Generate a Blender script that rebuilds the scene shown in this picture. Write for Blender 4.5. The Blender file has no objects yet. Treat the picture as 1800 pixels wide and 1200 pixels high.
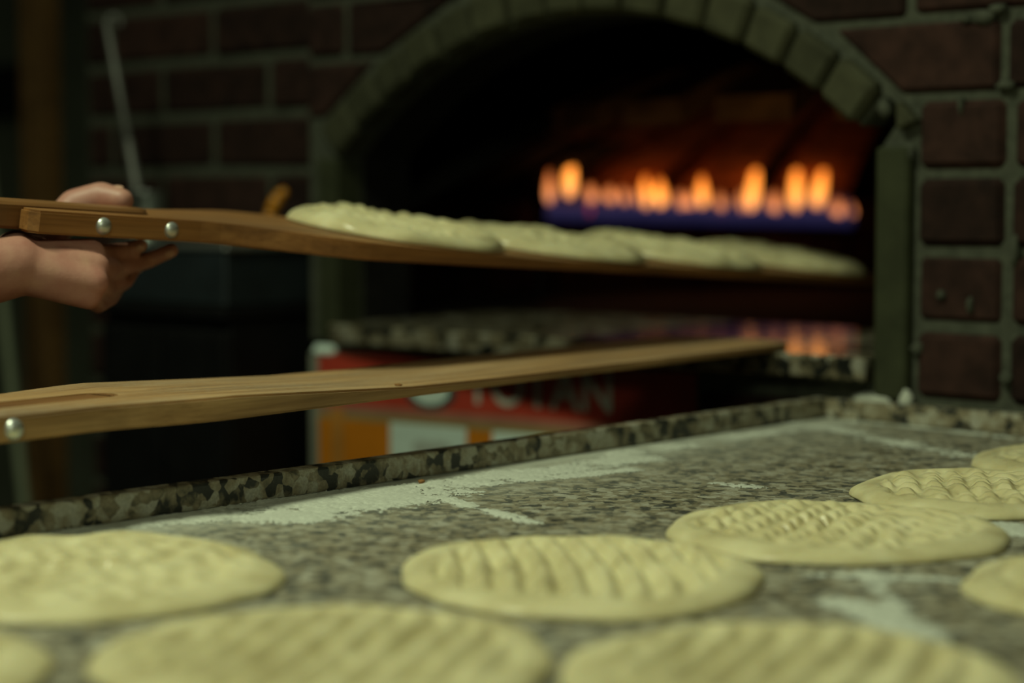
import bpy, bmesh, math, random
import numpy as np
from mathutils import Vector, Matrix, noise as mnoise

random.seed(7)
rng = np.random.default_rng(11)
sc = bpy.context.scene
COL = sc.collection
PI = math.pi
rad = math.radians

# ------------------------------------------------------------------ camera, world, lamp, exposure
CAM = Vector((1.281, -2.1475, 1.18))
YAW, PITCH, FPX = rad(42.3), math.atan(250 / 3450), 3450.0
cam_d = bpy.data.cameras.new('camera')
cam = bpy.data.objects.new('camera', cam_d)
COL.objects.link(cam)
cam.location = CAM
cam.rotation_euler = (PI / 2 - PITCH, 0, YAW)
cam_d.sensor_width = 36.0
cam_d.lens = 36.0 * FPX / 1800
cam_d.clip_start, cam_d.clip_end = 0.02, 60
cam_d.dof.use_dof = True
cam_d.dof.focus_distance = 1.86
cam_d.dof.aperture_fstop = 2.15
sc.camera = cam

w = bpy.data.worlds.new('World')
sc.world = w
w.use_nodes = True
bg = w.node_tree.nodes['Background']
bg.inputs['Color'].default_value = (0.75, 0.9, 0.62, 1)
bg.inputs['Strength'].default_value = 0.02

def area_lamp(name, loc, target, sx, sy, power, col, spread=180):
    d = bpy.data.lights.new(name, 'AREA')
    d.shape = 'RECTANGLE'
    d.size, d.size_y = sx, sy
    d.energy = power
    d.color = col
    d.spread = rad(spread)
    o = bpy.data.objects.new(name, d)
    COL.objects.link(o)
    o.location = loc
    o.rotation_euler = (Vector(target) - Vector(loc)).to_track_quat('-Z', 'Y').to_euler()
    return o
LAMP_COL = (0.90, 1.0, 0.66)
area_lamp('ceiling_lamp_light', (-0.42, -1.95, 3.30), (0.20, -1.00, 0.9), 0.50, 0.30, 22.5, LAMP_COL, 130)
area_lamp('room_fill_light', (1.55, -2.7, 2.45), (-0.1, -0.7, 0.9), 1.2, 0.4, 5.5, LAMP_COL, 130)  # added soft fill from behind the camera, lifts upstand and walls

sc.view_settings.view_transform = 'Standard'
sc.view_settings.look = 'None'
sc.view_settings.exposure = 0.0
sc.view_settings.gamma = 1.0
sc.view_settings.use_curve_mapping = False

# ------------------------------------------------------------------ projection helpers (real positions read off the photo)
F = Vector((-math.sin(YAW), math.cos(YAW), 0))      # level forward
R = Vector((math.cos(YAW), math.sin(YAW), 0))       # right

def ray(px, py):
    cx, cy = (px - 900) / FPX, -(py - 600) / FPX
    fwd = F * math.cos(PITCH) + Vector((0, 0, -math.sin(PITCH)))
    up = F * math.sin(PITCH) + Vector((0, 0, math.cos(PITCH)))
    return fwd + R * cx + up * cy

def on_z(px, py, z):
    d = ray(px, py)
    return CAM + d * ((z - CAM.z) / d.z)

def on_y(px, py, y):
    d = ray(px, py)
    return CAM + d * ((y - CAM.y) / d.y)

def on_x(px, py, x):
    d = ray(px, py)
    return CAM + d * ((x - CAM.x) / d.x)

def at(px, py, Y):
    d = ray(px, py)
    return CAM + d * (Y / d.dot(F))

# ------------------------------------------------------------------ materials
def new_mat(name):
    m = bpy.data.materials.new(name)
    m.use_nodes = True
    nt = m.node_tree
    return m, nt, nt.nodes['Principled BSDF']

def N(nt, typ, **kw):
    n = nt.nodes.new(typ)
    for k, v in kw.items():
        setattr(n, k, v)
    return n

def ramp(nt, fac, stops, interp='LINEAR'):
    r = N(nt, 'ShaderNodeValToRGB')
    r.color_ramp.interpolation = interp
    els = r.color_ramp.elements
    while len(els) < len(stops):
        els.new(0.5)
    for e, (p, c) in zip(els, stops):
        e.position = p
        e.color = (c[0], c[1], c[2], 1) if len(c) == 3 else c
    nt.links.new(fac, r.inputs['Fac'])
    return r.outputs['Color']

def mixc(nt, fac, a, b, mode='MIX'):
    n = N(nt, 'ShaderNodeMix', data_type='RGBA', blend_type=mode)
    if isinstance(fac, (int, float)):
        n.inputs[0].default_value = fac
    else:
        nt.links.new(fac, n.inputs[0])
    for s, v in ((6, a), (7, b)):
        if isinstance(v, tuple):
            n.inputs[s].default_value = (v[0], v[1], v[2], 1)
        else:
            nt.links.new(v, n.inputs[s])
    return n.outputs[2]

def tex_noise(nt, vec, scale, detail=4, rough=0.55, dist=0.0):
    n = N(nt, 'ShaderNodeTexNoise')
    n.inputs['Scale'].default_value = scale
    n.inputs['Detail'].default_value = detail
    n.inputs['Roughness'].default_value = rough
    n.inputs['Distortion'].default_value = dist
    if vec is not None:
        nt.links.new(vec, n.inputs['Vector'])
    return n

def coords(nt, scale=(1, 1, 1), world=False):
    if world:
        src = N(nt, 'ShaderNodeNewGeometry').outputs['Position']
    else:
        src = N(nt, 'ShaderNodeTexCoord').outputs['Object']
    mp = N(nt, 'ShaderNodeMapping')
    mp.inputs['Scale'].default_value = scale
    nt.links.new(src, mp.inputs['Vector'])
    return mp.outputs['Vector']

def bump(nt, b, height, strength=0.3, dist=0.002):
    n = N(nt, 'ShaderNodeBump')
    n.inputs['Strength'].default_value = strength
    n.inputs['Distance'].default_value = dist
    nt.links.new(height, n.inputs['Height'])
    nt.links.new(n.outputs['Normal'], b.inputs['Normal'])

def simple(name, col, rough=0.6, metal=0.0, var=0.25, nscale=30, bmp=0.0, per_object=0.0, world=True):
    m, nt, b = new_mat(name)
    v = coords(nt, world=world)
    n = tex_noise(nt, v, nscale)
    lo = tuple(c * (1 - var) for c in col)
    hi = tuple(min(1, c * (1 + var)) for c in col)
    c = ramp(nt, n.outputs['Fac'], [(0.3, lo), (0.7, hi)])
    if per_object:
        oi = N(nt, 'ShaderNodeObjectInfo')
        k = ramp(nt, oi.outputs['Random'], [(0, (1 - per_object,) * 3), (1, (1 + per_object * 0.6,) * 3)])
        c = mixc(nt, 1.0, c, k, 'MULTIPLY')
    nt.links.new(c, b.inputs['Base Color'])
    b.inputs['Roughness'].default_value = rough
    b.inputs['Metallic'].default_value = metal
    if rough >= 0.8:
        b.inputs['Specular IOR Level'].default_value = 0.2
    if bmp:
        bump(nt, b, n.outputs['Fac'], bmp)
    return m

def granite(name, scale=95, dust=0.0, rough=0.45, tone=1.0, band=False):
    m, nt, b = new_mat(name)
    v = coords(nt, world=True)
    wob = tex_noise(nt, v, 60, 2)
    add = N(nt, 'ShaderNodeVectorMath', operation='MULTIPLY_ADD')
    nt.links.new(wob.outputs['Color'], add.inputs[0])
    add.inputs[1].default_value = (0.012, 0.012, 0.012)
    nt.links.new(v, add.inputs[2])
    vo = N(nt, 'ShaderNodeTexVoronoi')
    vo.inputs['Scale'].default_value = scale
    nt.links.new(add.outputs[0], vo.inputs['Vector'])
    sep = N(nt, 'ShaderNodeSeparateColor')
    nt.links.new(vo.outputs['Color'], sep.inputs[0])
    big = tex_noise(nt, v, 42, 3, 0.6)
    mth = N(nt, 'ShaderNodeMath', operation='MULTIPLY_ADD')
    nt.links.new(sep.outputs[0], mth.inputs[0])
    mth.inputs[1].default_value = 0.42
    nt.links.new(big.outputs['Fac'], mth.inputs[2])
    T = tone
    c = ramp(nt, mth.outputs[0], [(0.0, (0.012 * T, 0.014 * T, 0.013 * T)), (0.54, (0.02 * T, 0.021 * T, 0.018 * T)),
                                  (0.62, (0.125 * T, 0.108 * T, 0.068 * T)), (0.74, (0.215 * T, 0.18 * T, 0.115 * T)),
                                  (0.86, (0.30 * T, 0.28 * T, 0.21 * T)), (1.0, (0.36 * T, 0.35 * T, 0.29 * T))])
    fine = tex_noise(nt, v, 420, 2)
    c = mixc(nt, 0.35, c, ramp(nt, fine.outputs['Fac'], [(0.35, (0.35, 0.35, 0.35)), (0.65, (1.2, 1.2, 1.15))]), 'MULTIPLY')
    if dust:
        d1 = tex_noise(nt, v, 9, 6, 0.7)
        d2 = tex_noise(nt, v, 260, 3, 0.7)
        ms = N(nt, 'ShaderNodeMath', operation='MULTIPLY')
        nt.links.new(d1.outputs['Fac'], ms.inputs[0])
        nt.links.new(d2.outputs['Fac'], ms.inputs[1])
        f = ramp(nt, ms.outputs[0], [(0.20, (0.03,) * 3), (0.42, (dust,) * 3)])
        c = mixc(nt, f, c, (0.55, 0.56, 0.48))
    if band:
        # flour swept up against the left upstand, fading out over the slab
        sx = N(nt, 'ShaderNodeSeparateXYZ')
        nt.links.new(v, sx.inputs[0])
        bn = tex_noise(nt, v, 11, 5, 0.65)
        ma = N(nt, 'ShaderNodeMath', operation='MULTIPLY_ADD')
        nt.links.new(bn.outputs['Fac'], ma.inputs[0])
        ma.inputs[1].default_value = -0.16
        nt.links.new(sx.outputs[0], ma.inputs[2])
        fine2 = tex_noise(nt, v, 330, 3, 0.7)
        mb = N(nt, 'ShaderNodeMath', operation='MULTIPLY_ADD')
        nt.links.new(fine2.outputs['Fac'], mb.inputs[0])
        mb.inputs[1].default_value = 0.06
        nt.links.new(ma.outputs[0], mb.inputs[2])
        f = ramp(nt, mb.outputs[0], [(0.0, (0.8,) * 3), (0.10, (0.0,) * 3)])
        shift = N(nt, 'ShaderNodeMath', operation='ADD')
        nt.links.new(mb.outputs[0], shift.inputs[0])
        shift.inputs[1].default_value = 0.155
        f = ramp(nt, shift.outputs[0], [(0.0, (0.8,) * 3), (0.045, (0.55,) * 3), (0.10, (0.20,) * 3), (0.24, (0.0,) * 3)])
        c = mixc(nt, f, c, (0.58, 0.60, 0.51))
    nt.links.new(c, b.inputs['Base Color'])
    b.inputs['Roughness'].default_value = rough
    return m

def set_spec(m, lvl):
    m.node_tree.nodes['Principled BSDF'].inputs['Specular IOR Level'].default_value = lvl
    return m

def wood(name, c1, c2, c3, dust=0.0, rough=0.6):
    m, nt, b = new_mat(name)
    v = coords(nt, (26, 1.6, 40))
    n1 = tex_noise(nt, v, 1.6, 6, 0.6, 0.6)
    n2 = tex_noise(nt, coords(nt, (130, 4, 160)), 1.5, 4, 0.6)
    c = ramp(nt, n1.outputs['Fac'], [(0.28, c1), (0.5, c2), (0.72, c3)])
    c = mixc(nt, 0.5, c, ramp(nt, n2.outputs['Fac'], [(0.3, (0.5, 0.45, 0.38)), (0.6, (1.12, 1.12, 1.12))]), 'MULTIPLY')
    st = tex_noise(nt, coords(nt, (7, 2.5, 7)), 1.5, 3, 0.6)
    c = mixc(nt, ramp(nt, st.outputs['Fac'], [(0.48, (0, 0, 0)), (0.72, (0.55, 0.55, 0.55))]), c, tuple(x * 0.4 for x in c1))
    if dust:
        # flour settles on faces that look up
        geo = N(nt, 'ShaderNodeNewGeometry')
        sx = N(nt, 'ShaderNodeSeparateXYZ')
        nt.links.new(geo.outputs['Normal'], sx.inputs[0])
        d = tex_noise(nt, coords(nt, (1, 1, 1)), 170, 4, 0.75)
        d2 = tex_noise(nt, coords(nt, (9, 2, 9)), 1.4, 3)
        mm = N(nt, 'ShaderNodeMath', operation='MULTIPLY')
        nt.links.new(d.outputs['Fac'], mm.inputs[0])
        nt.links.new(d2.outputs['Fac'], mm.inputs[1])
        f = ramp(nt, mm.outputs[0], [(0.16, (0, 0, 0)), (0.38, (dust,) * 3)])
        up = ramp(nt, sx.outputs[2], [(0.8, (0, 0, 0)), (0.97, (1, 1, 1))])
        c = mixc(nt, mixc(nt, 1.0, f, up, 'MULTIPLY'), c, (0.55, 0.52, 0.40))
    nt.links.new(c, b.inputs['Base Color'])
    b.inputs['Roughness'].default_value = rough
    bump(nt, b, n2.outputs['Fac'], 0.25, 0.001)
    return m

def dough_mat():
    m, nt, b = new_mat('raw_dough')
    v = coords(nt)
    n = tex_noise(nt, v, 28, 5, 0.6)
    c = ramp(nt, n.outputs['Fac'], [(0.3, (0.58, 0.50, 0.27)), (0.55, (0.69, 0.62, 0.36)), (0.75, (0.76, 0.70, 0.44))])
    nt.links.new(c, b.inputs['Base Color'])
    n2 = tex_noise(nt, v, 14, 3)
    r = ramp(nt, n2.outputs['Fac'], [(0.38, (0.27,) * 3), (0.58, (0.6,) * 3)])
    nt.links.new(r, b.inputs['Roughness'])
    b.inputs['Specular IOR Level'].default_value = 0.35
    b.inputs['Subsurface Weight'].default_value = 0.3
    b.inputs['Subsurface Radius'].default_value = (1.0, 0.62, 0.28)
    b.inputs['Subsurface Scale'].default_value = 0.006
    f = tex_noise(nt, v, 240, 3)
    bump(nt, b, f.outputs['Fac'], 0.12, 0.001)
    return m

def skin_mat():
    m, nt, b = new_mat('skin')
    v = coords(nt, world=True)
    n = tex_noise(nt, v, 38, 5, 0.6)
    c = ramp(nt, n.outputs['Fac'], [(0.3, (0.44, 0.19, 0.145)), (0.55, (0.50, 0.245, 0.185)), (0.75, (0.55, 0.30, 0.21))])
    nt.links.new(c, b.inputs['Base Color'])
    b.inputs['Roughness'].default_value = 0.5
    f = tex_noise(nt, v, 380, 3)
    bump(nt, b, f.outputs['Fac'], 0.15, 0.001)
    return m

def emit_mat(name, stops, strength, soft=1.2):
    m = bpy.data.materials.new(name)
    m.use_nodes = True
    nt = m.node_tree
    nt.nodes.clear()
    out = N(nt, 'ShaderNodeOutputMaterial')
    em = N(nt, 'ShaderNodeEmission')
    tc = N(nt, 'ShaderNodeTexCoord')
    sp = N(nt, 'ShaderNodeSeparateXYZ')
    nt.links.new(tc.outputs['Generated'], sp.inputs[0])
    nt.links.new(ramp(nt, sp.outputs[2], stops), em.inputs['Color'])
    em.inputs['Strength'].default_value = strength
    tr = N(nt, 'ShaderNodeBsdfTransparent')
    lw = N(nt, 'ShaderNodeLayerWeight')
    lw.inputs['Blend'].default_value = 0.35
    mx = N(nt, 'ShaderNodeMixShader')
    nt.links.new(lw.outputs['Facing'], mx.inputs[0])
    nt.links.new(em.outputs[0], mx.inputs[1])
    nt.links.new(tr.outputs[0], mx.inputs[2])
    nt.links.new(mx.outputs[0], out.inputs['Surface'])
    return m

M = {}
M['granite_top'] = granite('granite_floured', 125, dust=0.34, rough=0.5, tone=1.25, band=True)
M['granite_lip'] = granite('granite_edge', 78, dust=0.0, rough=0.42, tone=1.3)
M['granite_sill'] = set_spec(granite('granite_polished', 48, dust=0.0, rough=0.09, tone=0.85), 0.05)
M['dough'] = dough_mat()
M['flour'] = simple('flour', (0.56, 0.58, 0.50), 0.95, var=0.12, nscale=300)
M['wood_pale'] = wood('peel_wood_pale', (0.26, 0.135, 0.048), (0.43, 0.245, 0.098), (0.56, 0.34, 0.15), dust=0.28)
M['wood_amber'] = wood('peel_wood_amber', (0.21, 0.090, 0.025), (0.32, 0.140, 0.038), (0.40, 0.190, 0.058), dust=0.08, rough=0.5)
M['wood_handle'] = wood('handle_wood', (0.19, 0.085, 0.03), (0.26, 0.12, 0.04), (0.32, 0.16, 0.06), rough=0.45)
M['wood_post'] = wood('post_wood', (0.13, 0.065, 0.018), (0.18, 0.09, 0.026), (0.22, 0.12, 0.04))
M['steel'] = simple('brushed_steel', (0.50, 0.53, 0.50), 0.35, 0.9, 0.15, 60)
M['dull_steel'] = simple('dull_steel', (0.20, 0.20, 0.185), 0.55, 0.5, 0.15, 60)
M['zinc'] = simple('zinc_bolt', (0.62, 0.64, 0.60), 0.38, 0.75, 0.1, 200)
M['dark_steel'] = simple('dark_steel', (0.022, 0.030, 0.034), 0.5, 0.3, 0.2, 20)
M['black'] = set_spec(simple('black_paint', (0.006, 0.006, 0.006), 0.6, 0, 0.3, 20), 0.15)
M['soot'] = simple('soot', (0.010, 0.009, 0.008), 0.9, 0, 0.4, 25)  # also used to paint shade onto the left dome wedges
M['brick'] = simple('dark_red_brick', (0.028, 0.0125, 0.0095), 0.9, 0, 0.45, 34, 0.5, per_object=0.35)
M['mortar'] = simple('mortar', (0.066, 0.070, 0.052), 0.95, 0, 0.3, 60, 0.5)
M['arch'] = simple('arch_brick', (0.050, 0.050, 0.028), 0.85, 0, 0.25, 40, 0.4, per_object=0.2)
M['jamb'] = simple('jamb_plaster', (0.036, 0.040, 0.020), 0.8, 0, 0.2, 30, 0.2)
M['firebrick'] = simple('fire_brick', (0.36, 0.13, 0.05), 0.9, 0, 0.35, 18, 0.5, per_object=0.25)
M['dark_brick'] = simple('dark_fire_brick', (0.035, 0.017, 0.010), 0.9, 0, 0.35, 18, 0.5, per_object=0.25)  # much darker tone of the fire brick, for the chamber wall
M['hearth'] = simple('hearth_stone', (0.035, 0.028, 0.02), 0.8, 0, 0.35, 15, 0.3)
M['grey_wall'] = simple('grey_wall_paint', (0.13, 0.14, 0.10), 0.8, 0, 0.15, 8)
M['floor'] = simple('floor_tile_dark', (0.04, 0.035, 0.028), 0.6, 0, 0.3, 10)
M['red'] = simple('print_red', (0.50, 0.055, 0.03), 0.45, 0, 0.1, 20)
M['pink'] = simple('print_pink', (0.42, 0.16, 0.11), 0.5, 0, 0.1, 20)
M['ochre'] = simple('print_ochre', (0.32, 0.24, 0.10), 0.5, 0, 0.1, 20)
M['orange'] = simple('print_orange', (0.62, 0.20, 0.008), 0.5, 0, 0.1, 12)
M['orange_pale'] = simple('print_orange_pale', (0.52, 0.22, 0.04), 0.5, 0, 0.15, 12)
M['white_label'] = simple('label_white', (0.74, 0.88, 0.80), 0.45, 0, 0.05, 30)
M['grey_print'] = simple('label_grey_print', (0.52, 0.56, 0.50), 0.5, 0, 0.1, 30)
M['letter'] = simple('letter_white', (0.55, 0.55, 0.46), 0.5, 0, 0.1, 30)
M['teal'] = simple('logo_teal', (0.03, 0.075, 0.07), 0.5, 0, 0.1, 30)
M['grey_trim'] = simple('case_trim', (0.33, 0.34, 0.27), 0.4, 0.3, 0.1, 30)
M['plastic_orange'] = simple('orange_plastic', (0.62, 0.24, 0.012), 0.35, 0, 0.08, 30)
M['pale_wood'] = simple('pale_stick', (0.26, 0.29, 0.19), 0.6, 0, 0.15, 30)
M['skin'] = skin_mat()
M['nail'] = simple('nail', (0.58, 0.34, 0.25), 0.3, 0, 0.05, 50)
M['shirt'] = simple('sleeve_cloth', (0.04, 0.042, 0.05), 0.9, 0, 0.2, 60)
M['cupboard'] = simple('base_cabinet_steel', (0.22, 0.23, 0.21), 0.4, 0.7, 0.1, 30)
M['crumb'] = simple('crumb_brown', (0.25, 0.12, 0.04), 0.8, 0, 0.2, 200)
M['flame'] = emit_mat('flame_orange', [(0.0, (0.5, 0.18, 0.11)), (0.22, (1.0, 0.36, 0.075)), (0.55, (1.0, 0.29, 0.035)), (1.0, (0.6, 0.09, 0.006))], 2.4)
M['flame_low'] = emit_mat('flame_small_orange', [(0.0, (0.35, 0.14, 0.14)), (0.3, (0.9, 0.30, 0.09)), (1.0, (0.5, 0.09, 0.012))], 1.6)
M['flame_blue'] = emit_mat('flame_blue', [(0.0, (0.012, 0.014, 0.07)), (0.5, (0.055, 0.045, 0.14)), (1.0, (0.20, 0.08, 0.09))], 0.38)
M['flame_red'] = emit_mat('flame_red', [(0.0, (0.4, 0.03, 0.04)), (1.0, (0.4, 0.03, 0.04))], 1.2)

# ------------------------------------------------------------------ object helpers
def link(name, me, mat=None, parent=None, kind=None):
    o = bpy.data.objects.new(name, me)
    COL.objects.link(o)
    if mat is not None and me is not None and len(me.materials) == 0:
        me.materials.append(mat)
    if parent is not None:
        o.parent = parent
    if kind:
        o['kind'] = kind
    return o

def thing(name, label, cat, loc=(0, 0, 0), rot=(0, 0, 0), group=None):
    o = bpy.data.objects.new(name, None)
    o.empty_display_size = 0.05
    COL.objects.link(o)
    o.location = loc
    o.rotation_euler = rot
    return tag(o, label, cat, group)

def tag(o, label, cat, group=None):
    o['label'] = label
    o['category'] = cat
    if group:
        o['group'] = group
    return o

def bm_mesh(bm, smooth=False):
    me = bpy.data.meshes.new('mesh')
    bmesh.ops.recalc_face_normals(bm, faces=bm.faces)
    bm.to_mesh(me)
    bm.free()
    if smooth:
        for p in me.polygons:
            p.use_smooth = True
    return me

def box_bm(lo, hi, bev=0.0, seg=1):
    bm = bmesh.new()
    r = bmesh.ops.create_cube(bm, size=1)
    for v in r['verts']:
        v.co = Vector([lo[i] + (v.co[i] + 0.5) * (hi[i] - lo[i]) for i in range(3)])
    if bev:
        bmesh.ops.bevel(bm, geom=list(bm.edges), offset=bev, segments=seg, affect='EDGES', profile=0.6)
    return bm

def box(name, lo, hi, mat, parent=None, bev=0.0, kind=None, seg=1):
    return link(name, bm_mesh(box_bm(lo, hi, bev, seg)), mat, parent, kind)

def prism(name, pts, y0, y1, mat, parent=None, bev=0.0, kind=None):
    """polygon in x,z extruded along y"""
    bm = bmesh.new()
    vs = [bm.verts.new((x, y0, z)) for x, z in pts]
    f = bm.faces.new(vs)
    r = bmesh.ops.extrude_face_region(bm, geom=[f])
    for v in r['geom']:
        if isinstance(v, bmesh.types.BMVert):
            v.co.y = y1
    bmesh.ops.recalc_face_normals(bm, faces=bm.faces)
    if bev:
        bmesh.ops.bevel(bm, geom=[e for e in bm.edges], offset=bev, segments=1, affect='EDGES')
    big = [f for f in bm.faces if len(f.verts) > 4]
    if big:
        bmesh.ops.triangulate(bm, faces=big)
    return link(name, bm_mesh(bm), mat, parent, kind)

def lathe_bm(profile, segs=24, bm=None, mat4=None):
    bm = bm or bmesh.new()
    rings = []
    for r, z in profile:
        if r < 1e-6:
            rings.append([bm.verts.new((0, 0, z))])
        else:
            rings.append([bm.verts.new((r * math.cos(2 * PI * k / segs), r * math.sin(2 * PI * k / segs), z)) for k in range(segs)])
    new = [v for ring in rings for v in ring]
    for a, b in zip(rings, rings[1:]):
        for k in range(segs):
            k2 = (k + 1) % segs
            if len(a) == 1 and len(b) == 1:
                continue
            if len(a) == 1:
                bm.faces.new((a[0], b[k], b[k2]))
            elif len(b) == 1:
                bm.faces.new((a[k], a[k2], b[0]))
            else:
                bm.faces.new((a[k], a[k2], b[k2], b[k]))
    if mat4 is not None:
        for v in new:
            v.co = mat4 @ v.co
    return bm

def rod_bm(p, q, r0, r1=None, segs=14, bm=None):
    p, q = Vector(p), Vector(q)
    r1 = r0 if r1 is None else r1
    L = (q - p).length
    Mx = Matrix.Translation(p) @ (q - p).to_track_quat('Z', 'Y').to_matrix().to_4x4()
    return lathe_bm([(0, 0), (r0 * 0.8, 0), (r0, r0 * 0.2), (r1, L - r1 * 0.2), (r1 * 0.8, L), (0, L)], segs, bm, Mx)

# ------------------------------------------------------------------ setting: floor, oven wall with arch, left wall, far wall
CT = 0.90                       # counter top height
AX, AZ, AR = -0.541, 0.719, 0.725   # arch centre and inner radius
SPR = 1.245                     # springing height
SILL = 0.982
WALLX0, WALLX1, WALLTOP = -1.115, 1.6, 2.5

box('floor', (-6.5, -4.5, -0.05), (2.6, 1.0, 0.0), M['floor'], kind='structure')

wall = bpy.data.objects.new('wall_back', None)
COL.objects.link(wall)
wall['kind'] = 'structure'
half = math.asin(0.4985 / AR)
pts = [(WALLX0, SILL - 0.03), (WALLX0, WALLTOP), (WALLX1, WALLTOP), (WALLX1, SILL - 0.03), (-0.0425, SILL - 0.03)]
pts += [(AX + r_ * math.sin(half - rad(d_)), AZ + r_ * math.cos(half - rad(d_))) for r_, d_ in ((AR, 0.0), (AR + 0.022, 0.2), (AR + 0.052, 0.4), (AR + 0.052, 2.8), (AR, 3.2))]   # empty pocket at the right springing
for k in range(33):
    a = half - rad(3.6) - (2 * half - rad(3.6)) * k / 32
    pts.append((AX + AR * math.sin(a), AZ + AR * math.cos(a)))
pts.append((-1.0395, SILL - 0.03))
prism('mortar_bed', pts, -0.001, 0.045, M['mortar'], wall)
prism('black_reveal', pts, 0.046, 0.15, M['soot'], wall)  # rear part of the opening, coloured black
prism('mortar_bed', [(-0.33, 0), (-0.33, SILL - 0.03), (WALLX1, SILL - 0.03), (WALLX1, 0)], -0.001, 0.15, M['mortar'], wall)

brick_cache = {}
def brick_mesh(L, H):
    k = (round(L, 3), round(H, 3))
    if k not in brick_cache:
        me = bm_mesh(box_bm((-L / 2, 0, -H / 2), (L / 2, 0.06, H / 2), 0.009))
        me.materials.append(M['brick'])
        brick_cache[k] = me
    return brick_cache[k]

def lay_brick(parent, x0, x1, zc, H, y):
    o = link('brick', brick_mesh(x1 - x0, H), None, parent)
    o.location = ((x0 + x1) / 2, y - 0.008 + random.uniform(-0.002, 0.002), zc)
    o.rotation_euler = (random.uniform(-0.012, 0.012), random.uniform(-0.008, 0.008), random.uniform(-0.01, 0.01))
    return o

def clip_half(poly, nx, nz, c):
    out = []
    for i in range(len(poly)):
        p, q = poly[i], poly[(i + 1) % len(poly)]
        dp, dq = p[0] * nx + p[1] * nz - c, q[0] * nx + q[1] * nz - c
        if dp >= 0:
            out.append(p)
        if dp * dq < 0:
            t = dp / (dp - dq)
            out.append((p[0] + t * (q[0] - p[0]), p[1] + t * (q[1] - p[1])))
    return out

RING = 0.058
RO = AR + RING + 0.010
PITCHB, HB, JX = 0.0945, 0.0845, 0.010
rows = [0.928 + PITCHB * k for k in range(-5, 11)]          # mortar line heights
for i, z0 in enumerate(rows):
    zc = z0 + PITCHB / 2
    spans = []
    if zc < SILL - 0.03:                                      # below the sill: runs right across
        x = -0.328 - (0.11 if i % 2 else 0)
        while x < 0.2:
            spans.append((max(x, -0.328), x + 0.235))
            x += 0.245
    else:
        if z0 < 1.26:
            x = 0.012
            spans.append((x, 0.130)); x = 0.140
            if i % 2: spans.append((x, x + 0.12)); x += 0.13
        else:
            x = 0.000 - (0.125 if i % 2 else 0)
        while x < 0.95:
            spans.append((x, x + 0.245)); x += 0.255
        x = (0.000 - (0.125 if i % 2 else 0)) if z0 >= 1.26 else -1.095
        while x > WALLX0 and z0 >= 1.10:
            spans.append((max(x - 0.255, WALLX0), x - 0.010)); x -= 0.255
    for x0, x1 in spans:
        if x1 - x0 < 0.025 or (z0 < 0.92 and x0 > 0.05):
            continue
        corners = [(x0, zc - HB / 2), (x1, zc - HB / 2), (x1, zc + HB / 2), (x0, zc + HB / 2)]
        d = [math.hypot(px - AX, pz - AZ) for px, pz in corners]
        if zc > SILL and min(d) < RO and -1.09 < (x0 + x1) / 2 < 0.03:
            cx = min(max(AX, x0), x1); cz = zc + HB / 2
            px, pz = (x0 + x1) / 2, zc
            poly = corners
            a0 = [math.atan2(c[0] - AX, c[1] - AZ) for c in corners]
            for a in np.linspace(min(a0), max(a0), 3):
                nx, nz = math.sin(a), math.cos(a)
                # keep what lies outside this chord only when every chord agrees is too strict: use the mean tangent
            am = math.atan2(px - AX, pz - AZ)
            nx, nz = math.sin(am), math.cos(am)
            poly = clip_half(corners, nx, nz, AX * nx + AZ * nz + RO)
            if len(poly) < 3:
                continue
            ar = 0.5 * abs(sum(poly[j][0] * poly[(j + 1) % len(poly)][1] - poly[(j + 1) % len(poly)][0] * poly[j][1] for j in range(len(poly))))
            if ar < 0.0012:
                continue
            prism('brick', poly, -0.008, 0.05, M['brick'], wall, bev=0.006)
            continue
        if zc > SILL and -1.045 < (x0 + x1) / 2 < -0.04 and min(d) < RO:
            continue
        lay_brick(wall, x0, x1, zc, HB, 0.0)

# arch ring: one voussoir after another, a gap left open at the right springing
nv = 15
a_start, a_end = -half, half - rad(3.3)
step = (a_end - a_start) / nv
for k in range(nv):
    a0, a1 = a_start + k * step + rad(0.28), a_start + (k + 1) * step - rad(0.28)
    dr = random.uniform(-0.003, 0.003)
    pl = []
    for r, aa in ((AR - 0.001, (a0, a1)), (AR + RING + dr, (a1, a0))):
        for a in aa:
            pl.append((AX + r * math.sin(a), AZ + r * math.cos(a)))
    prism('arch_brick', pl, -0.022 + random.uniform(-0.003, 0.003), 0.03, M['arch'], wall, bev=0.007)
# jamb strips and the little block on the right jamb
box('jamb', (-0.044, -0.016, CT + 0.028), (0.004, 0.05, SPR), M['jamb'], wall, 0.004)
box('jamb', (-1.085, -0.016, SILL - 0.03), (-1.038, 0.04, SPR), M['jamb'], wall, 0.004)
pl = []
for r, a in ((AR + 0.052, half - rad(0.9)), (AR + RING + 0.004, half - rad(1.3)), (AR + RING + 0.004, half + rad(1.5)), (AR + 0.034, half + rad(0.6))):
    pl.append((AX + r * math.sin(a), AZ + r * math.cos(a)))
prism('jamb_block', pl, -0.018, 0.05, M['arch'], wall, bev=0.003)

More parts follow.
